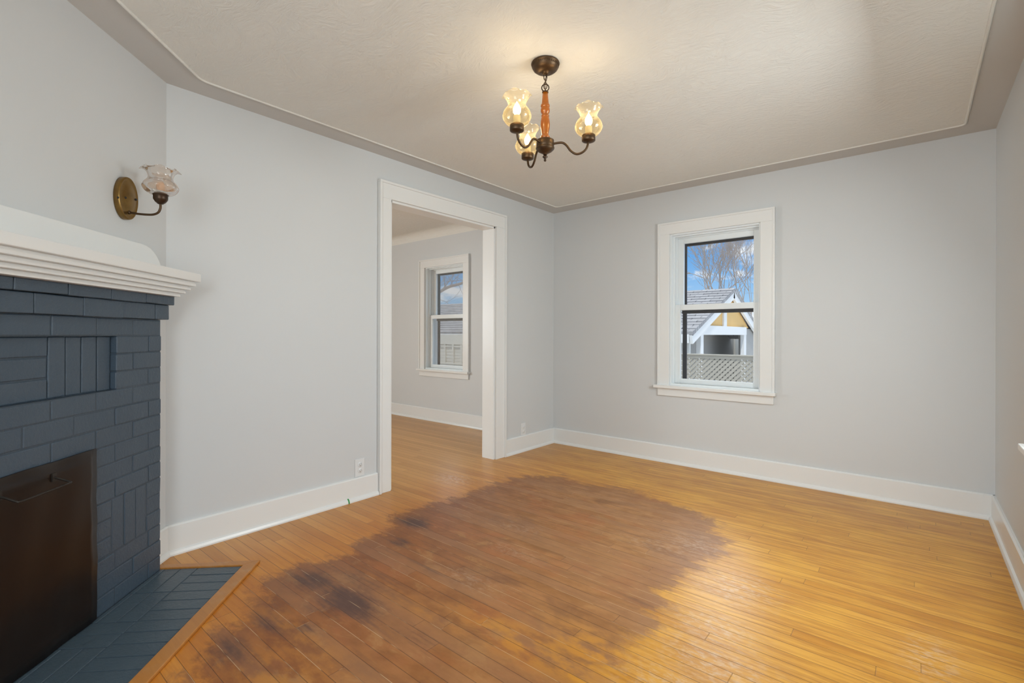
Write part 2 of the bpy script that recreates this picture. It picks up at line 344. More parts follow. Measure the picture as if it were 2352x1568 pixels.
AMB = [((2.04,-2.62),(.2,.1),1),((1.84,-2.74),(.3,.07),.8),((1.12,-3.25),(.3,.06),.4),((1.3,-2.84),(.3,.03),.35),((1.3,-3.4),(.2,.1),.5)]
d2 = np.full(len(P), 1e9); inside = np.zeros(len(P), bool)
for i in range(len(POLY)):
    a = np.array(POLY[i]); b_ = np.array(POLY[(i+1) % len(POLY)]); e = b_-a
    t = np.clip(((P-a)@e)/(e@e), 0, 1); d2 = np.minimum(d2, ((P-a-t[:,None]*e)**2).sum(1))
    c = ((a[1] > P[:,1]) != (b_[1] > P[:,1])) & (P[:,0] < (b_[0]-a[0])*(P[:,1]-a[1])/(b_[1]-a[1]+1e-12)+a[0]); inside ^= c
sd = np.sqrt(d2)*np.where(inside, 1, -1)
def blobs(L):
    o = np.zeros(len(P))
    for c, r, *wt in L: o = np.maximum(o, (wt[0] if wt else 1)*np.exp(-(((P[:,0]-c[0])/r[0])**2+((P[:,1]-c[1])/r[1])**2)*.7))
    return o
def sm(x, a, b_): t = np.clip((x-a)/(b_-a), 0, 1); return t*t*(3-2*t)
for nm, arr in (('worn', sd), ('dark', blobs(DARK)), ('pale', blobs(SCUFF_SHEEN)), ('amber', blobs(AMB)),
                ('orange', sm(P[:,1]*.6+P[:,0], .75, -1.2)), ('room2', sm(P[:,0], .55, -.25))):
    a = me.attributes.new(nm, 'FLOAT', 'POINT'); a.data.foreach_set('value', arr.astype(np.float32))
o = bpy.data.objects.new('floor', me); sc.collection.objects.link(o); tag(o, kind='structure')
b = BM(); bx(b, -4.25, 3.30, -4.86, .06, -.12, -.004); tag(obj('floor_slab', b, M['border']), kind='structure')
# walls
b = BM(); bx(b, -TA, 0, YS-.2, O0, -.02, 2.6); bx(b, -TA, 0, O1, 0, -.02, 2.6); bx(b, -TA, 0, O0, O1, OZ, 2.6)
tag(obj('wall_left', b, M['wall']), kind='structure')
def wall_with(b, a0, a1, z0, z1, holes, box):
    """cut rectangular holes out of a wall made of boxes"""
    cur = a0
    for (h0, h1, hz0, hz1) in sorted(holes):
        box(cur, h0, z0, z1); box(h0, h1, z0, hz0); box(h0, h1, hz1, z1); cur = h1
    box(cur, a1, z0, z1)
b = BM(); wall_with(b, -4.3, W+.22, -.02, 2.6, [W1, W2], lambda p, q, r, s: bx(b, p, q, 0, .20, r, s)); tag(obj('wall_back', b, M['wall']), kind='structure')
b = BM(); wall_with(b, YS-.2, 0, -.02, 2.6, [W3], lambda p, q, r, s: bx(b, W, W+.22, p, q, r, s)); tag(obj('wall_right', b, M['wall']), kind='structure')
b = BM(); wall_with(b, -4.3, W+.22, -.02, 2.6, [(1.75, 2.95, .75, 2.05)], lambda p, q, r, s: bx(b, p, q, YS-.2, YS, r, s)); tag(obj('wall_front', b, M['wall']), kind='structure')
b = BM(); wall_with(b, YS-.2, 0, -.02, 2.6, [(-4.65, -3.35, .8, 2.1)], lambda p, q, r, s: bx(b, -4.4, -4.2, p, q, r, s)); tag(obj('wall_far', b, M['wall']), kind='structure')
b = BM(); bx(b, 0, XD/SQ+.1, -.10, 0, -.02, 2.6, MD)
tag(obj('wall_diagonal', b, M['wall']), kind='structure')
# cove band (soffit) and ceiling
ia, ib, ic, id_, isv = .150, .168, .145, .182, .15
k = math.sqrt(2)
outer = [(0,0), (W,0), (W,YS), (XD,YS), (0,YC)]
# inner diagonal line: x+y = YC + id_*sqrt2
inner = [(ia,-ib), (W-ic,-ib), (W-ic,YS+isv), (YC+id_*k-(YS+isv), YS+isv), (ia, YC+id_*k-ia)]
# round inner corners slightly
def rounded(P_, r=.05, n=5):
    out = []
    for i, p in enumerate(P_):
        p = Vector(p); a = (Vector(P_[i-1])-p).normalized(); c = (Vector(P_[(i+1)%len(P_)])-p).normalized()
        A, C = p+a*r, p+c*r
        for j in range(n+1):
            t = j/n; out.append(((1-t)**2*A+2*t*(1-t)*p+t*t*C)[:])
    return out
ri = rounded(inner, .035)
b = BM()
ov = [b.verts.new((*p, H)) for p in outer]; iv = [b.verts.new((*p, HC+.006)) for p in ri]; tv = [b.verts.new((*p, HC+.05)) for p in outer]
npc = 6
for i in range(5):
    j_ = (i+1) % 5
    for q in range(npc-1): b.faces.new((ov[i], iv[i*npc+q], iv[i*npc+q+1]))
    b.faces.new((ov[i], iv[i*npc+npc-1], iv[j_*npc], ov[j_]))
tag(obj('trim_cove', b, M['cove']), kind='structure')
b = BM(); tube(b, [(*p, HC-.001) for p in ri], .0065, 8, closed=True); tag(obj('trim_ceiling_bead', b, M['ceiling']), kind='structure')
b = BM()
lo = [b.verts.new((*p, HC)) for p in rounded([(x, y) for x, y in inner], .035)]; hi_ = [b.verts.new((v_.co.x, v_.co.y, HC+.2)) for v_ in lo]
b.faces.new(lo[::-1]); b.faces.new(hi_)
for i in range(len(lo)): b.faces.new((lo[i], lo[(i+1)%len(lo)], hi_[(i+1)%len(lo)], hi_[i]))
tag(obj('ceiling', b, M['ceiling']), kind='structure')
b = BM()   # next room: cove curving into a flat ceiling
prof = [(0, 2.335)]+[(.10-.10*math.cos(a), 2.335+.10*math.sin(a)) for a in [R(x) for x in range(15, 91, 15)]]
yz = [(-p, z) for p, z in prof]+[(YS, prof[-1][1]), (YS, 2.62), (0.02, 2.62), (0.02, 2.335)]
prism(b, yz, -4.2, -TA, lambda p, q_, t: (t, p, q_)); tag(obj('ceiling_next_room', b, M['ceiling']), kind='structure')
b = BM(); bx(b, -4.4, W+.22, YS-.2, .2, 2.6, 2.7); tag(obj('ceiling_slab', b, M['ceiling']), kind='structure')
# baseboards
BP = [(0,0),(0,.150),(.010,.150),(.017,.143),(.018,.026),(.027,.020),(.032,.008),(.032,0)]
def baseboard(name, x0, x1, fn):
    b = BM(); prism(b, BP, x0, x1, fn); tag(obj(name, b, M['trim']), kind='structure')
baseboard('baseboard_left', YC+.004, -2.128, lambda p, z, t: (p, t, z))
baseboard('baseboard_left_corner', -.775, -.002, lambda p, z, t: (p, t, z))
baseboard('baseboard_back', .0, W, lambda p, z, t: (t, -p, z))
baseboard('baseboard_next_room', -4.2, -TA, lambda p, z, t: (t, -p, z*1.03))
baseboard('baseboard_right', YS, 0, lambda p, z, t: (W-p, t, z))
baseboard('baseboard_front', XD, W, lambda p, z, t: (t, YS+p, z))
baseboard('baseboard_diagonal', .0, .15, lambda p, z, t: MD @ Vector((t, p, z)))
# doorway casing and jambs
dr = tag(empty('door_1'), kind='structure')
def casing(x0, sgn, nm):
    def f(a0, a1, z0, z1, t0=0, t1=.021):
        xa, xb = x0+sgn*t0, x0+sgn*t1; bx(b, min(xa, xb), max(xa, xb), a0, a1, z0, z1)
    b = BM()
    f(-2.118, O0, .0, OZ); f(O1, -.786, .0, OZ); f(-2.117, -.787, OZ, 2.168)
    f(-2.125, -2.108, 0, 2.161, 0, .034); f(-.796, -.779, 0, 2.161, 0, .034); f(-2.125, -.779, 2.161, 2.178, 0, .034)
    obj(nm, b, M['trim'], dr, .0025)
casing(0, 1, 'casing'); casing(-TA, -1, 'casing')
for nm, a in (('jamb', (O0, O0+.018, .0, OZ)), ('jamb', (O1-.018, O1, .0, OZ)), ('head_jamb', (O0, O1, OZ-.016, OZ))):
    b = BM(); bx(b, -TA-.002, .002, a[0], a[1], a[2], a[3]); obj(nm, b, M['trim'], dr, .0015)
# ------------------------------------------------------------------ windows
def window(name, hole, fn, full=True):
    """fn(a, d, z): a along the wall, d out of the room (negative = into the room)"""
    a0, a1, z0, z1 = hole; root = tag(empty(name), kind='structure')
    def box(b, p0, p1, d0, d1, r, s):
        vs = [b.verts.new(fn(x, d, z)) for z in (r, s) for d in (d0, d1) for x in (p0, p1)]
        for f in ((0,2,3,1),(4,5,7,6),(0,1,5,4),(2,6,7,3),(0,4,6,2),(1,3,7,5)): b.faces.new([vs[i] for i in f])
    def ring(b, p0, p1, r, s, w_, d0, d1, wb=None, wt=None):
        wb = w_ if wb is None else wb; wt = w_ if wt is None else wt
        box(b, p0, p0+w_, d0, d1, r, s); box(b, p1-w_, p1, d0, d1, r, s)
        box(b, p0+w_, p1-w_, d0, d1, r, r+wb); box(b, p0+w_, p1-w_, d0, d1, s-wt, s)
    c = .097
    b = BM(); box(b, a0-c, a0, -.020, 0, z0, z1); box(b, a1, a1+c, -.020, 0, z0, z1); box(b, a0-c, a1+c, -.020, 0, z1, z1+c)
    e = .012
    box(b, a0-c-.004, a0-c+e, -.028, 0, z0, z1+c-e); box(b, a1+c-e, a1+c+.004, -.028, 0, z0, z1+c-e); box(b, a0-c-.004, a1+c+.004, -.028, 0, z1+c-e, z1+c+.004)
    obj('casing', b, M['trim'], root, .002)
    b = BM(); box(b, a0-c-.032, a1+c+.014, -.050, .03, z0-.022, z0+.004); obj('sill', b, M['trim'], root, .004)
    b = BM(); box(b, a0-c-.004, a1+c-.004, -.018, 0, z0-.088, z0-.022); obj('apron', b, M['trim'], root, .002)
    # outer frame with stepped tracks
    b = BM(); ring(b, a0, a1, z0, z1, .014, 0, .20, .02, .012); ring(b, a0, a1, z0, z1, .024, .045, .062, .02, .022); ring(b, a0, a1, z0, z1, .030, .095, .112, .02, .03)
    obj('window_frame', b, M['vinyl'], root, .0015)
    zm = z0+.678
    b = BM(); ring(b, a0+.022, a1-.022, z0+.018, zm+.022, .045, .062, .094, .042, .048); ls = obj('lower_sash', b, M['vinyl'], root, .003)
    b = BM(); box(b, a0+.062, a1-.062, .076, .079, z0+.055, zm-.02); obj('pane', b, M['glass'], ls)
    b = BM(); ring(b, a0+.028, a1-.028, zm-.022, z1-.02, .050, .112, .142, .044, .052); us = obj('upper_sash', b, M['vinyl'], root, .003)
    b = BM(); box(b, a0+.070, a1-.070, .125, .128, zm+.01, z1-.06); obj('pane', b, M['glass'], us)
    b = BM(); ring(b, a0+.05, a1-.05, z0+.01, z1-.052, .034, .165, .185, .02, .018); box(b, a0+.05, a1-.05, .150, .175, zm-.052, zm-.022); box(b, a0+.084, a1-.084, .160, .180, z1-.090, z1-.072)
    if full: obj('storm_frame', b, M['stormframe'], root, .002)
    else: b.free()
    return root
window('window_1', W1, lambda a, d, z: (a, d, z))
window('window_2', W2, lambda a, d, z: (a, d, z))
window('window_3', W3, lambda a, d, z: (W+d, a, z))
# ------------------------------------------------------------------ brick fireplace on the diagonal wall
rng = random.Random(4)
fp = tag(empty('fireplace', MD @ Vector((.95, .0, 0))), 'painted slate blue brick corner fireplace with white stepped mantel shelf', 'fireplace')
MF = fp.matrix_world.inverted() if False else Matrix.Translation(-(MD @ Vector((.95, 0, 0)))) @ MD
CP = .0731; S0, S1 = .150, 1.75; NB = .068
b = BM(); bx(b, S0+.004, .562, .0, NB-.0024, 0, 12*CP, MF); bx(b, 1.338, S1-.004, 0, NB-.0024, 0, 12*CP, MF)
bx(b, S0+.004, .436, .0, NB-.0024, 12*CP, 15*CP, MF); bx(b, 1.464, S1-.004, 0, NB-.0024, 12*CP, 15*CP, MF)
bx(b, S0+.004, .562, .0, NB-.0024, 15*CP, 1.17, MF); bx(b, 1.338, S1-.004, 0, NB-.0024, 15*CP, 1.17, MF)
bx(b, .562, 1.338, 0, NB-.0024, .660, 12*CP, MF); bx(b, .436, 1.464, 0, NB-.0265, 12*CP, 15*CP, MF); bx(b, .562, 1.338, 0, NB-.0024, 15*CP, 1.17, MF)
bx(b, .562, 1.338, 0, .004, 0, .66, MF)
# trim the mortar behind the recessed panel
obj('mortar_backing', b, M['mortar'], fp)
bm_ = BM()
def brick(s0, s1, z0, z1, n1=NB, n0=.0, g_=.0026):
    j = lambda a: rng.uniform(-a, a)
    vs = bx(bm_, s0+g_+j(.0012), s1-g_+j(.0012), n0, n1+j(.0016), z0+g_*.9+j(.0010), z1-g_*.9+j(.0010), None)
    for v_ in vs: v_.co += Vector((j(.0007), j(.0007), j(.0012))); v_.co = MF @ v_.co
BL = .205
def course(k_, s0, s1, first):
    s = s0; l = first
    while s < s1-.015:
        e = min(s+l, s1)
        if s1-e < .03: e = s1
        brick(s, e, k_*CP, (k_+1)*CP); s = e; l = BL
for k_ in range(16):
    fst = .19 if k_ % 2 else .09
    if k_ in (0,1,2,6,7,8):
        course(k_, S0, .562, fst); course(k_, 1.338, S1, .1 if k_ % 2 else .2)
    elif k_ in (3,4,5):
        course(k_, S0, .252, .11); course(k_, .464, .562, .11)
        course(k_, 1.338, 1.436, .11); course(k_, 1.648, S1, .11)
    elif k_ in (9,10,11,15): course(k_, S0, S1, fst)
    elif k_ in (12,13,14):
        course(k_, S0, .441, fst); course(k_, 1.459, S1, fst)
        # panel, set back
        for q0, q1 in ((.736, .95), (.95, 1.164)): brick(q0, q1, k_*CP, (k_+1)*CP, NB-.022)
for s in (.252, .3227, .3933): brick(s, s+.0707, 3*CP, 6*CP)
for s in (1.436, 1.5067, 1.5773): brick(s, s+.0707, 3*CP, 6*CP)
for i in range(4):
    brick(.441+i*.0737, .441+(i+1)*.0737, 12*CP, 15*CP, NB-.022); brick(1.164+i*.0737, 1.164+(i+1)*.0737, 12*CP, 15*CP, NB-.022)
# corbelled courses under the mantel
def corbel(z0, z1, e, n1, fst):
    s = S0-e; l = fst
    while s < S1+e-.02:
        q_ = min(s+l, S1+e); 
        if S1+e-q_ < .04: q_ = S1+e
        brick(s, q_, z0, z1, n1, 0, .0007); s = q_; l = BL
corbel(1.17, 1.240, .022, NB+.022, .10); corbel(1.240, 1.282, .03, NB+.042, .2)
o = obj('brick_surround', bm_, M['brick'], fp, .0035, seg=2)
# mantel: stepped cornice, shelf and scrolled backboard
b = BM()
steps = [(1.280,1.297,.142,.131),(1.297,1.314,.158,.115),(1.314,1.333,.172,.099),(1.333,1.356,.187,.083)]
for z0, z1, n, e in steps:
    # concave little cove profile for every step
    pr = [(0,z1),(n-.005,z1),(n-.002,z1-.006),(n,z1-.011),(n,z0+.0015),(n-.0015,z0),(0,z0)]
    for i in range(len(pr)-1): pass
    rings = []
    for (nn, z) in pr[1:6]:
        d = n-nn; rings.append([b.verts.new(MF @ Vector(p)) for p in ((e+d,0,z),(e+d,nn,z),(1.90-e-d,nn,z),(1.90-e-d,0,z))])
    for a_, c_ in zip(rings, rings[1:]):
        for i in range(3): b.faces.new((a_[i], a_[i+1], c_[i+1], c_[i]))
    b.faces.new(rings[0]); b.faces.new(rings[-1])
obj('mantel_moulding', b, M['trim'], fp, .0008)
b = BM(); bx(b, .068, 1.832, 0, .202, 1.356, 1.395, MF); obj('mantel_shelf', b, M['trim'], fp, .003)
b = BM()
pts = [(.066,1.395),(.066,1.402),(.074,1.428),(.088,1.452),(.106,1.474),(.130,1.492),(.152,1.503),(.185,1.512),(.22,1.514),(1.68,1.514),(1.715,1.512),(1.748,1.503),(1.77,1.492),(1.794,1.474),(1.812,1.452),(1.826,1.428),(1.834,1.402),(1.834,1.395)]
prism(b, pts, .0, .022, lambda p, q_, t: MF @ Vector((p, t, q_))); obj('mantel_backboard', b, M['trim'], fp, .002)
# cover sheet
cv = tag(empty('fireplace_cover', MD @ Vector((.95, NB+.012, 0))), 'dark brown sheet metal cover with wire handle closing the brick firebox', 'fireplace cover')
MC = Matrix.Translation(-(MD @ Vector((.95, NB+.012, 0)))) @ MD
b = BM()
ns, nz = 24, 14; grid = {}
for side, nn in ((0, NB+.004), (1, NB+.009)):
    for i in range(ns+1):
        for k_ in range(nz+1):
            s = .556+(1.344-.556)*i/ns; z = .010+(.664-.010)*k_/nz
            wob = .0016*math.sin(i*1.1+k_*.4)+.0012*math.sin(k_*1.7)
            grid[side, i, k_] = b.verts.new(MC @ Vector((s+.0012*math.sin(k_*2.1), nn+wob+.002, z+(.0015*math.sin(i*.9) if k_ == nz else 0))))
for i in range(ns):
    for k_ in range(nz):
        b.faces.new([grid[1, i, k_], grid[1, i+1, k_], grid[1, i+1, k_+1], grid[1, i, k_+1]]); b.faces.new([grid[0, i, k_], grid[0, i, k_+1], grid[0, i+1, k_+1], grid[0, i+1, k_]])
    b.faces.new([grid[0, i, 0], grid[0, i+1, 0], grid[1, i+1, 0], grid[1, i, 0]]); b.faces.new([grid[0, i, nz], grid[1, i, nz], grid[1, i+1, nz], grid[0, i+1, nz]])
for k_ in range(nz):
    b.faces.new([grid[0, 0, k_], grid[1, 0, k_], grid[1, 0, k_+1], grid[0, 0, k_+1]]); b.faces.new([grid[0, ns, k_], grid[0, ns, k_+1], grid[1, ns, k_+1], grid[1, ns, k_]])
obj('cover_panel', b, M['sheet'], cv, smooth=True)
b = BM(); hp = [(.752,.078,.612),(.752,.10,.606),(.752,.128,.596),(.762,.136,.593),(.85,.137,.592),(.94,.137,.592),(.950,.128,.596),(.950,.10,.606),(.950,.078,.612)]
tube(b, spline([MC @ Vector(p) for p in hp], 5), .0036, 10)
for s in (.752, .950): 
    bx(b, s-.009, s+.009, .078, .083, .598, .626, MC)
obj('handle', b, M['handle'], cv)
# hearth
hr = tag(empty('hearth', MD @ Vector((.95, .25, 0))), 'slate blue painted brick hearth flush with the floor, edged in wood', 'hearth')
MH = Matrix.Translation(-(MD @ Vector((.95, .25, 0)))) @ MD
b = BM(); bx(b, .154, 1.746, NB+.0005, .436, .001, .0035, MH); obj('mortar_bed', b, M['mortar'], hr)
bm_ = BM()
def paver(s0, s1, n0, n1):
    j = lambda a: rng.uniform(-a, a); g_ = .0022
    for v_ in bx(bm_, s0+g_+j(.0008), s1-g_+j(.0008), n0+g_, n1-g_, .001, .0062+j(.0006)): v_.co.z += j(.0003); v_.co = MH @ v_.co
NX = .238
s = .154; i = 0
while s < 1.74: paver(s, min(s+.0705, 1.746), NX, .436); s += .0705
# near band: stretcher pairs, then crossways bricks
blocks = [(.154,.366,'h'),(.366,.578,'h'),(.578,.731,'v'),(.731,.95,'h'),(.95,1.169,'h'),(1.169,1.322,'v'),(1.322,1.534,'h'),(1.534,1.746,'h')]
for s0, s1, t in blocks:
    if t == 'h':
        paver(s0, s1, NB+.0006, .092); paver(s0, s1, .092, .163); paver(s0, s1, .163, NX)
    else:
        for q_ in range(2): paver(s0+(s1-s0)*q_/2, s0+(s1-s0)*(q_+1)/2, NB+.0006, NX)
obj('brick_paving', bm_, M['hearth'], hr, .0018)
b = BM()
def plank(P4, z=.0125):
    lo_ = [b.verts.new(MH @ Vector((s, n, .0))) for s, n in P4]; hi2 = [b.verts.new(MH @ Vector((s, n, z))) for s, n in P4]
    b.faces.new(lo_[::-1]); b.faces.new(hi2)
    for i in range(4): b.faces.new((lo_[i], lo_[(i+1)%4], hi2[(i+1)%4], hi2[i]))
plank([(.104,.497),(1.796,.497),(1.752,.438),(.148,.438)]); plank([(.104,.497),(.152,.436),(.152,.040),(.118,.040)], .0115); plank([(1.796,.497),(1.752,.438),(1.748,.07),(1.79,.07)], .0115)
bd = obj('wooden_border', b, M['border'], hr, .003); bd['label'] = 'orange brown wood edging strip'
# ------------------------------------------------------------------ glass shade builder
def shade(prof, frill=6, seg=72, rimk=3):
    b = BM(); n = len(prof)
    def fn(k, r, z, a):
        t = max(0, (k-(n-1-rimk))/rimk); wv_ = math.cos(frill*a)
        rr = r*(1+.13*t*wv_); zz = z+(-.008*t*wv_)
        return Vector((rr*math.cos(a), rr*math.sin(a), zz))
    rows, fs = lathe(b, prof, seg, fn=fn)
    uv = b.loops.layers.uv.new('UVMap')
    for f, k, i in fs:
        for li, (kk, ii) in enumerate(((k, i), (k, i+1), (k+1, i+1), (k+1, i))): f.loops[li][uv].uv = (ii*9/seg, prof_v[kk])
    return b
def smoothprof(P, n=5):
    return [(p.x, p.y) for p in [Vector((q_.x, q_.y)) for q_ in spline([(r, z, 0) for r, z in P], n)]]
# ------------------------------------------------------------------ chandelier
CX, CY = 1.546, -2.288
ch = tag(empty('chandelier', (CX, CY, HC)), 'three-arm bronze and turned wood chandelier with lit amber glass shades', 'chandelier')
zr = lambda z: z-HC
b = BM(); rows, _ = lathe(b, [(.0,0),(.060,0),(.064,-.002),(.066,-.007),(.064,-.012),(.061,-.013),(.0605,-.021),(.060,-.022),(.056,-.030),(.046,-.038),(.030,-.044),(.017,-.046),(.016,-.050),(.010,-.054),(.0,-.055)], 56); obj('canopy', b, M['bronze'], ch)
b = BM()
for i in range(44):   # pressed ribs around the canopy
    a = 2*math.pi*i/44; bx(b, -.0014, .0014, .0595, .0622, -.0205, -.0135, Matrix.Rotation(a, 4, 'Z'))
rb = obj('pressed_ribs', b, M['bronze'], bpy.data.objects['canopy'], .0006)
def link(bm, cz, ang, rx=.0075, rz=.016, rad=.0019, n=20):
    pts = []
    for i in range(n):
        a = 2*math.pi*i/n; x = rx*math.cos(a); z = rz*math.sin(a)
        pts.append((x*math.cos(ang), x*math.sin(ang), cz+z))
    tube(bm, pts, rad, 8, closed=True)
b = BM(); cz = zr(2.296)
for i in range(3): link(b, cz-i*.021, R(40) if i % 2 == 0 else R(130))
tube(b, spline([(0.0,0,zr(2.31)),(.005,.003,zr(2.285)),(-.004,.002,zr(2.262)),(.0,0,zr(2.24)),(0,0,zr(2.228))], 6), .0016, 6)
obj('chain', b, M['bronze'], ch)
b = BM(); link(b, zr(2.245), R(35), .0165, .0165, .0026, 28); lathe(b, [(0,zr(2.2325)),(.006,zr(2.232)),(.009,zr(2.229)),(.0145,zr(2.2265)),(.0145,zr(2.222)),(0,zr(2.221))], 28); obj('hanging_ring', b, M['dbronze'], ch)
wp = [(.0,2.224),(.0125,2.224),(.0135,2.2),(.0155,2.180),(.0165,2.172),(.0165,2.170),(.0200,2.166),(.0212,2.160),(.0195,2.155),(.0185,2.153),(.0205,2.148),(.0210,2.138),(.0195,2.131),(.0155,2.124),(.0150,2.122),(.0165,2.119),(.0185,2.1165),(.0185,2.113),(.0165,2.112),(.0175,2.107),(.0205,2.092),(.0218,2.076),(.0205,2.058),(.0170,2.042),(.0155,2.031),(.0165,2.026),(.0205,2.021),(.0215,2.017),(.0205,2.0135),(.0195,2.012),(.0215,2.008),(.0218,2.002),(.0,2.002)]
b = BM(); lathe(b, [(r, zr(z)) for r, z in wp], 40); obj('turned_wood_column', b, M['turned'], ch)
b = BM(); lathe(b, [(r, zr(z)) for r, z in [(0,2.003),(.038,2.003),(.041,2.001),(.041,1.974),(.040,1.972),(.040,1.969),(.043,1.967),(.042,1.962),(.032,1.952),(.018,1.944),(.010,1.940),(.009,1.936),(0,1.936)]], 48); obj('hub', b, M['bronze'], ch)
b = BM(); lathe(b, [(r, zr(z)) for r, z in [(0,1.938),(.009,1.938),(.006,1.932),(.0115,1.928),(.012,1.925),(.006,1.920),(.0048,1.914),(.0062,1.910),(.0045,1.906),(0,1.905)]], 24); obj('finial', b, M['dbronze'], ch)
SP = [(.022,0.0),(.034,.003),(.050,.014),(.0605,.031),(.062,.045),(.056,.062),(.045,.077),(.0385,.088),(.040,.100),(.047,.114),(.056,.127),(.0585,.132)]
sp_ = smoothprof(SP, 3)
prof_v = [max(0.0, min(4.0, (z-.004)/.030+.6)) for r, z in sp_]
ZC = 1.992
def chand_arm(ang, first=None):
    rot = (0, 0, ang)
    if first:
        arm = first[0].copy(); sc.collection.objects.link(arm); arm.parent = ch; arm.rotation_euler = rot
        for c_ in first[1:]:
            d = c_.copy(); sc.collection.objects.link(d); d.parent = arm
        return arm
    b = BM(); tube(b, spline([(.030,0,zr(1.983)),(.055,0,zr(1.986)),(.080,0,zr(1.985)),(.098,0,zr(1.972)),(.118,0,zr(1.945)),(.143,0,zr(1.929)),(.170,0,zr(1.934)),(.190,0,zr(1.953)),(.198,0,zr(1.985))], 8), .0052, 14)
    arm = obj('arm', b, M['bronze'], ch); arm.rotation_euler = rot
    T = Matrix.Translation((.198, 0, zr(ZC)))
    out = [arm]
    b = BM(); lathe(b, [(0,-.016),(.008,-.016),(.020,-.013),(.029,-.009),(.0305,-.007),(.0305,.016),(.029,.018),(0,.018)], 40, T); out.append(obj('socket_cup', b, M['bronze'], arm))
    b = shade(sp_); bmesh.ops.transform(b, matrix=Matrix.Translation((.198, 0, zr(ZC)+.014)), verts=b.verts); out.append(obj('glass_shade', b, M['amber'], arm))
    b = BM(); lathe(b, [(0,.018),(.0155,.018),(.0155,.056),(.013,.058),(0,.058)], 24, T); out.append(obj('candle_sleeve', b, M['candle'], arm))
    b = BM(); lathe(b, [(.006,.056),(.010,.062),(.0165,.074),(.0175,.084),(.013,.098),(.006,.110),(.0015,.118),(0,.119)], 24, T); out.append(obj('bulb', b, M['bulb'], arm))
    return out
first = chand_arm(R(28)); angs = [28, 268, 152]
chand_arm(R(268), first); chand_arm(R(152), first)
for a in angs:
    l = bpy.data.lights.new('bulb_light', 'POINT'); l.energy = .6; l.color = (1,.76,.45); l.shadow_soft_size = .02
    o = bpy.data.objects.new('bulb_light', l); sc.collection.objects.link(o)
    o.location = (CX+.198*math.cos(R(a)), CY+.198*math.sin(R(a)), ZC+.125)
# ------------------------------------------------------------------ wall sconce on the diagonal wall
sl = MD @ Vector((.303, 0, 1.694))
sn = tag(empty('wall_sconce', sl, (0, 0, R(-45))), 'unlit brass wall sconce with frilled pinkish glass shade above the mantel', 'wall light')
# local axes: x = along wall (s), y = out of the wall (n)
b = BM()
def oval(bm, prof, ax, az, seg=56):
    rows = []
    for r, y in prof: rows.append([bm.verts.new((ax*r*math.cos(2*math.pi*i/seg), y, az*r*math.sin(2*math.pi*i/seg))) for i in range(seg)])
    for a_, c_ in zip(rows, rows[1:]):
        for i in range(seg):
            f = bm.faces.new((a_[i], a_[(i+1)%seg], c_[(i+1)%seg], c_[i])); f.smooth = True
    bm.faces.new(rows[0]); bm.faces.new(rows[-1])
oval(b, [(.96,0),(1.0,.002),(1.0,.020),(.985,.025),(.95,.0265),(.90,.025),(.86,.024),(.60,.0285),(.30,.0315),(.05,.0325)], .060, .092)
obj('back_plate', b, M['brass'], sn)
for x, z in ((-.038,.006),(.028,-.004),(.058,-.012)):
    b = BM(); y = .027 if abs(x) < .05 else .018
    lathe(b, [(0,0),(.0048,0),(.0048,.003),(.003,.006),(0,.0065)], 14, Matrix.Translation((x, y, z)) @ Matrix.Rotation(R(-90), 4, 'X'))
    obj('screw', b, M['black'], sn)
b = BM(); tube(b, spline([(0,.026,-.060),(0,.055,-.065),(0,.095,-.068),(0,.125,-.067),(0,.145,-.058),(0,.154,-.040),(0,.155,-.020)], 8), .0048, 14); lathe(b, [(0,0),(.009,0),(.008,.004),(.0055,.006),(0,.006)], 20, Matrix.Translation((0,.026,-.060)) @ Matrix.Rotation(R(-90), 4, 'X')); obj('arm', b, M['bronze'], sn)
T = Matrix.Translation((0, .155, -.022))
b = BM(); lathe(b, [(0,0),(.010,.001),(.020,.010),(.0265,.020),(.0275,.024),(.0275,.040),(.032,.043),(.031,.045),(0,.044)], 40, T); obj('socket_cup', b, M['dbronze'], sn)
SP2 = [(.024,0.0),(.040,.003),(.056,.013),(.066,.028),(.0665,.038),(.059,.052),(.050,.062),(.046,.072),(.047,.084),(.052,.096),(.061,.106),(.068,.110)]
sp2 = smoothprof(SP2, 3); prof_v = [max(0.0, min(4.0, (z-.002)/.024+.7)) for r, z in sp2]
b = shade(sp2, 6); bmesh.ops.transform(b, matrix=Matrix.Translation((0, .155, .019)), verts=b.verts); gs = obj('glass_shade', b, M['pink'], sn)
b = BM(); lathe(b, [(0,.040),(.018,.040),(.018,.058),(.014,.062),(.0165,.072),(.016,.085),(.008,.100),(0,.104)], 24, T); obj('bulb', b, M['bulboff'], sn)
# ------------------------------------------------------------------ outlets, tape
def outlet(loc, rotz, label, slots=True):
    r = tag(empty('electrical_outlet', loc, (0,0,rotz)), label, 'outlet')      # local: x along the wall, y out of the wall
    b = BM(); bx(b, -.036, .036, 0, .0055, -.058, .058); obj('cover_plate', b, M['plastic'], r, .002)
    for z in (.0205, -.0205):
        b = BM(); lathe(b, [(0,0),(.0165,0),(.0170,.0015),(.0160,.0028),(0,.0028)], 28, Matrix.Translation((0,.0053,z)) @ Matrix.Rotation(R(-90), 4, 'X')); sk = obj('socket_face', b, M['plastic'], r)
        if slots:
            b = BM(); bx(b, -.0075, -.0055, .0078, .0084, z+.000, z+.009); bx(b, .0055, .0075, .0078, .0084, z+.001, z+.008); lathe(b, [(0,0),(.0026,0),(.0026,.0005),(0,.0005)], 14, Matrix.Translation((0,.0079,z-.007)) @ Matrix.Rotation(R(-90), 4, 'X')); obj('slots', b, M['black'], sk)
    return r
outlet((.0, -2.263, .212), R(-90), 'white duplex outlet on the left wall just before the doorway casing')
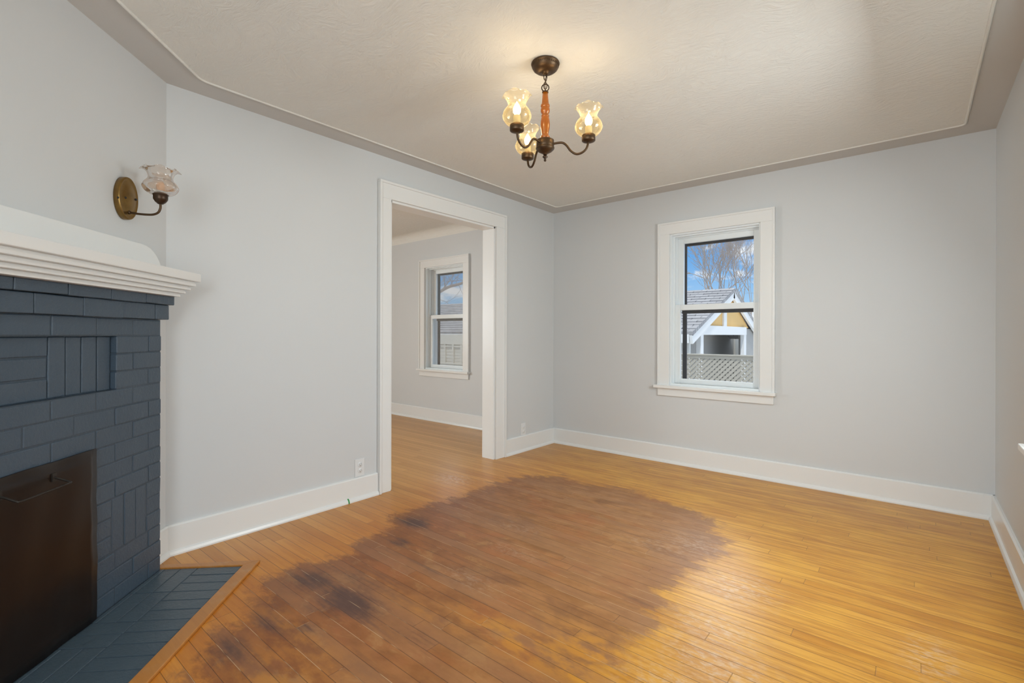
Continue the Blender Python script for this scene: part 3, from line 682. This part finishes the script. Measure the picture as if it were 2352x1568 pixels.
outlet((.0, -.500, .208), R(-90), 'painted-over outlet between the doorway and the far room corner', False)
outlet((W, -1.085, .215), R(90), 'outlet on the right wall, cut off by the edge of the photo')
b = BM()
tp = [(.0175,.030),(.0275,.022),(.0335,.008),(.0335,.001),(.0325,.001),(.0325,.008),(.027,.0205),(.0172,.028)]
prism(b, tp, -2.364, -2.355, lambda p, z, t: (p, t, z)); tag(obj('tape_scrap', b, M['tape']), 'small scrap of green tape stuck low on the white baseboard', 'tape')
# ------------------------------------------------------------------ outside
b = BM(); bx(b, -40, 30, .22, 60, -1.0, -.9); tag(obj('ground', b, M['snow']), kind='structure')
def post(b, x, y, w_, z0, z1): bx(b, x-w_/2, x+w_/2, y-w_/2, y+w_/2, z0, z1)
lf = tag(empty('lattice_fence', (0.2, 4, -.9)), 'grey wooden lattice fence seen low through the right window', 'fence')
LT = Matrix.Translation((-.2, -4, .9))
b = BM(); bx(b, -1.6, .98, 3.985, 4.035, .725, .775, LT); bx(b, -1.6, .98, 3.96, 4.06, .775, .795, LT); bx(b, -1.6, .98, 3.99, 4.03, -.2, -.12, LT); obj('top_rail', b, M['fence'], lf, .004)
b = BM(); ptch = .082
zlo, zhi, xlo, xhi = -.13, .735, -1.6, .97
def diag(sgn, y):
    c0 = -4
    kk = (xlo-zhi-1) if sgn > 0 else (xlo+zlo-1)
    while kk < 3.5:
        # line x = kk + sgn*z ... clip to panel
        zs = [zlo, zhi]
        xa, xb = kk+sgn*zlo, kk+sgn*zhi
        def z_at(x): return (x-kk)/sgn
        za, zb = zlo, zhi
        for lim in (xlo, xhi):
            pass
        t0, t1 = sorted((z_at(xlo), z_at(xhi))); za, zb = max(zlo, t0), min(zhi, t1)
        if zb-za > .02:
            p0 = Vector((kk+sgn*za, y, za)); p1 = Vector((kk+sgn*zb, y, zb)); d = (p1-p0).normalized(); nrm = Vector((-d.z, 0, d.x))*.0195
            vs = [LT @ (p+s_*nrm+Vector((0, e_, 0))) for p in (p0, p1) for s_ in (-1, 1) for e_ in (0, .008)]
            V = [b.verts.new(v_) for v_ in vs]
            for f in ((0,1,3,2),(4,6,7,5),(0,4,5,1),(2,3,7,6),(0,2,6,4),(1,5,7,3)): b.faces.new([V[i] for i in f])
        kk += ptch
diag(1, 4.0); diag(-1, 4.009); obj('lattice_panel', b, M['fence'], lf)
b = BM(); post(b, 1.02, 4.01, .085, -.9, 1.02); bx(b, .97, 1.07, 3.96, 4.06, 1.02, 1.04); bmesh.ops.transform(b, matrix=LT, verts=b.verts); obj('post', b, M['fence'], lf, .004)
b = BM(); post(b, -1.64, 4.01, .085, -.9, .85); bmesh.ops.transform(b, matrix=LT, verts=b.verts); obj('post', b, M['fence'], lf, .004)
# board fence seen through the far window
bf = tag(empty('board_fence', (-5.5, 3.95, -.9)), 'weathered board fence with vertical battens seen through the far window', 'fence')
BT = Matrix.Translation((5.5, -3.95, .9))
b = BM(); bx(b, -9, -2.2, 3.97, 4.0, -.9, .86, BT)
for i in range(24): bx(b, -9, -2.2, 3.962, 3.972, -.9+i*.075, -.9+i*.075+.068, BT)
obj('panel', b, M['fence2'], bf)
b = BM(); bx(b, -9, -2.2, 3.93, 3.97, .86, 1.10, BT); bx(b, -9, -2.2, 3.93, 3.965, .80, .835, BT); bx(b, -9, -2.2, 3.93, 3.965, .38, .415, BT); obj('rail', b, M['fence2'], bf, .004)
b = BM(); x = -8.9
while x < -2.3: bx(b, x, x+.055, 3.925, 3.962, .38, .86, BT); x += .29
obj('batten', b, M['fence2'], bf, .003)
# neighbouring house: gable faces +x
XG = -.74; Y0, Y1 = 6.58, 10.1; YM = 8.85; ZR = 2.22
hs = tag(empty('neighbour_house', (XG, YM, -.9)), 'low grey house with white rake boards and yellow gable panel beyond the fence', 'house')
HT = Matrix.Translation((-XG, -YM, .9))
def hb(name, boxes, m, bev=0):
    b = BM()
    for q_ in boxes: bx(b, *q_, HT)
    return obj(name, b, M[m], hs, bev)
hb('wall', [(-16, XG-.9, 6.05, 6.2, -.9, 1.15), (-16, XG-.9, 11.0, 11.15, -.9, 1.15), (XG-1.0, XG-.85, 6.05, 12.35, -.9, 1.15), (XG-.14, XG-.02, 10.15, 13.6, -.9, 1.28)], 'exgrey')
hb('porch_side_wall', [(XG-.9, XG-.02, 6.0, 6.12, -.9, 1.14)], 'expale')
hb('porch_screen', [(XG-.86, XG-.80, 12.3, 13.6, -.9, 1.14)], 'expale')
hb('porch_post', [(XG-.05, XG+.05, Y0-.05, Y0+.13, -.9, 1.32)], 'exwhite', .004)
hb('porch_post', [(XG-.05, XG+.05, Y1-.12, Y1+.08, -.9, 1.32)], 'exwhite', .004)
hb('porch_beam', [(XG-.04, XG+.06, Y0-.05, Y1+.08, 1.11, 1.32)], 'exwhite', .004)
b = BM(); prism(b, [(Y0-.35, 1.30), (Y1+.55, 1.30), (YM, ZR-.08)], XG-.04, XG-.01, lambda p, q_, t: HT @ Vector((t, p, q_))); obj('gable_panel', b, M['yellow'], hs)
hb('gable_stud', [(XG-.02, XG+.03, 8.24, 8.48, 1.3, ZR-.3)], 'exwhite')
# small diagonal braces near the apex
def slab(b, pa, pb, th, x0, x1):
    (ya, za), (yb, zb) = pa, pb; d = Vector((yb-ya, zb-za)).normalized(); n = Vector((-d.y, d.x))
    if n.y < 0: n = -n
    pts = [(ya, za), (yb, zb), (yb-n.x*th, zb-n.y*th), (ya-n.x*th, za-n.y*th)]
    prism(b, pts, x0, x1, lambda p, q_, t: HT @ Vector((t, p, q_)))
YL, YR, ZE = 5.85, 11.9, 1.10
b = BM(); slab(b, (YL, ZE), (YM, ZR), .19, XG+.04, XG+.10); slab(b, (YM, ZR), (YR-.9, 1.38), .19, XG+.04, XG+.10); slab(b, (YR-.92, 1.39), (YR, 1.0), .17, XG+.04, XG+.10); obj('rake_board', b, M['exwhite'], hs)
b = BM(); slab(b, (YL-.02, ZE+.06), (YM, ZR+.06), .07, -16, XG+.12); slab(b, (YM, ZR+.06), (YR-.9, 1.44), .07, -16, XG+.12); slab(b, (YR-.92, 1.45), (YR+.05, 1.05), .07, -16, XG+.12)
o = obj('roof', b, M['shingle'], hs)
hb('fascia', [(-16, XG+.04, YL-.04, YL, ZE-.16, ZE+.02)], 'exwhite')
# shingle butt edges as thin raised courses on the visible slope
b = BM(); n_ = 15; dv = Vector((YM-YL, ZR-ZE)).normalized(); nn_ = Vector((-dv.y, dv.x)); Ls = math.hypot(YM-YL, ZR-ZE)
for i in range(n_):
    t0 = i*Ls/n_; t1 = (i+1.08)*Ls/n_
    a0_ = Vector((YL-.02, ZE+.06))+dv*t0+nn_*.022; a1_ = Vector((YL-.02, ZE+.06))+dv*t1+nn_*.004; c0_ = Vector((YL-.02, ZE+.06))+dv*t0
    prism(b, [tuple(a0_), tuple(a1_), tuple(c0_)], -16, XG+.125, lambda p, q_, t: HT @ Vector((t, p, q_)))
obj('shingle_courses', b, M['shingle'], hs)
# bare trees
def tree(name, base, hgt, spread, seed, label, lean=(0,0), levels=5, r0=.10, nb=(3,4), leaves=0, limb=None, rf=.685):
    rg = random.Random(seed); root = tag(empty(name, base), label, 'tree'); b = BM(); tips = []; t_b = BM()
    def grow(p, d, L, r, lv):
        n = 4; pts = [p.copy()]; rad = [r]
        for i in range(n):
            d = (d+Vector((rg.uniform(-1,1), rg.uniform(-1,1), rg.uniform(-.3,.9)))*.13).normalized(); p = p+d*L/n; pts.append(p.copy()); rad.append(r*(1-.42*(i+1)/n))
        tube(t_b if lv == levels else b, pts, rad, 6 if lv >= levels-1 else (4 if lv > 1 else 3), caps=False)
        if lv == 0: tips.append((p, d)); return
        k_ = rg.randint(*nb)
        for i in range(k_):
            az = rg.uniform(0, 2*math.pi); s_ = rg.uniform(.35, .8)*spread
            a_ = d.cross(Vector((math.cos(az), math.sin(az), .3))).normalized()
            nd = (d+a_*s_+Vector((0,0,.18))).normalized(); q_ = pts[rg.randint(2, n)] if i else p
            grow(q_.copy(), nd, L*rg.uniform(.62,.85), r*rf, lv-1)
    if limb:
        lp = spline([Vector(p)-Vector(base) for p in limb], 6); tube(t_b, lp, [r0*(1-.5*i/len(lp)) for i in range(len(lp))], 8)
        for i in range(3, len(lp)):
            for _ in range(1): grow(lp[i].copy(), Vector((rg.uniform(-.3,.9), rg.uniform(-.6,.6), rg.uniform(-.5,1))).normalized(), 1.0, r0*.13, 2)
    else: grow(Vector((0,0,0)), Vector((lean[0], lean[1], 1)).normalized(), hgt*.30, r0, levels)
    obj('trunk', t_b, M['bark'], root); obj('branches', b, M['bark'], root)
    if leaves:
        b = BM()
        for _ in range(leaves):
            p, d = rg.choice(tips); a_ = Vector((rg.uniform(-1,1), rg.uniform(-1,1), rg.uniform(-1,.3))).normalized()*.05; c_ = a_.cross(Vector((0,0,1))).normalized()*.022
            V = [b.verts.new(p), b.verts.new(p+a_*.5+c_), b.verts.new(p+a_), b.verts.new(p+a_*.5-c_)]; b.faces.new(V)
        lv_ = obj('dry_leaves', b, M['rust'], root, recalc=False); tag(lv_, kind='stuff')
    return root
tree('bare_tree', (-4.4, 18.4, -.9), 7.8, .9, 11, 'bare grey tree rising behind the left part of the neighbouring roof', (.10,0), 6, .055, (3,3))
tree('bare_tree', (-4.4, 27.0, -.9), 10.5, 1.0, 23, 'bare tree beyond the yellow gable peak with tangled dark twigs', (-.1,0), 6, .05, (3,3), leaves=200)
tree('bare_tree', (1.7, 15.2, -.9), 6.2, 1.0, 5, 'bare twiggy tree with a few rusty leaves at right of the gable', (-.55,0), 6, .036, (2,3), leaves=260)
tree('bare_tree', (-21.0, 13.5, -.9), 9.5, 1.0, 31, 'bare tree with a thick crooked limb seen through the far window', r0=.12, limb=[(-21,13.5,-.9),(-20.4,13.5,1.2),(-18.8,13.5,2.6),(-17.2,13.5,3.28),(-16.2,13.5,3.62),(-15.0,13.5,3.82),(-13.2,13.5,4.6)])
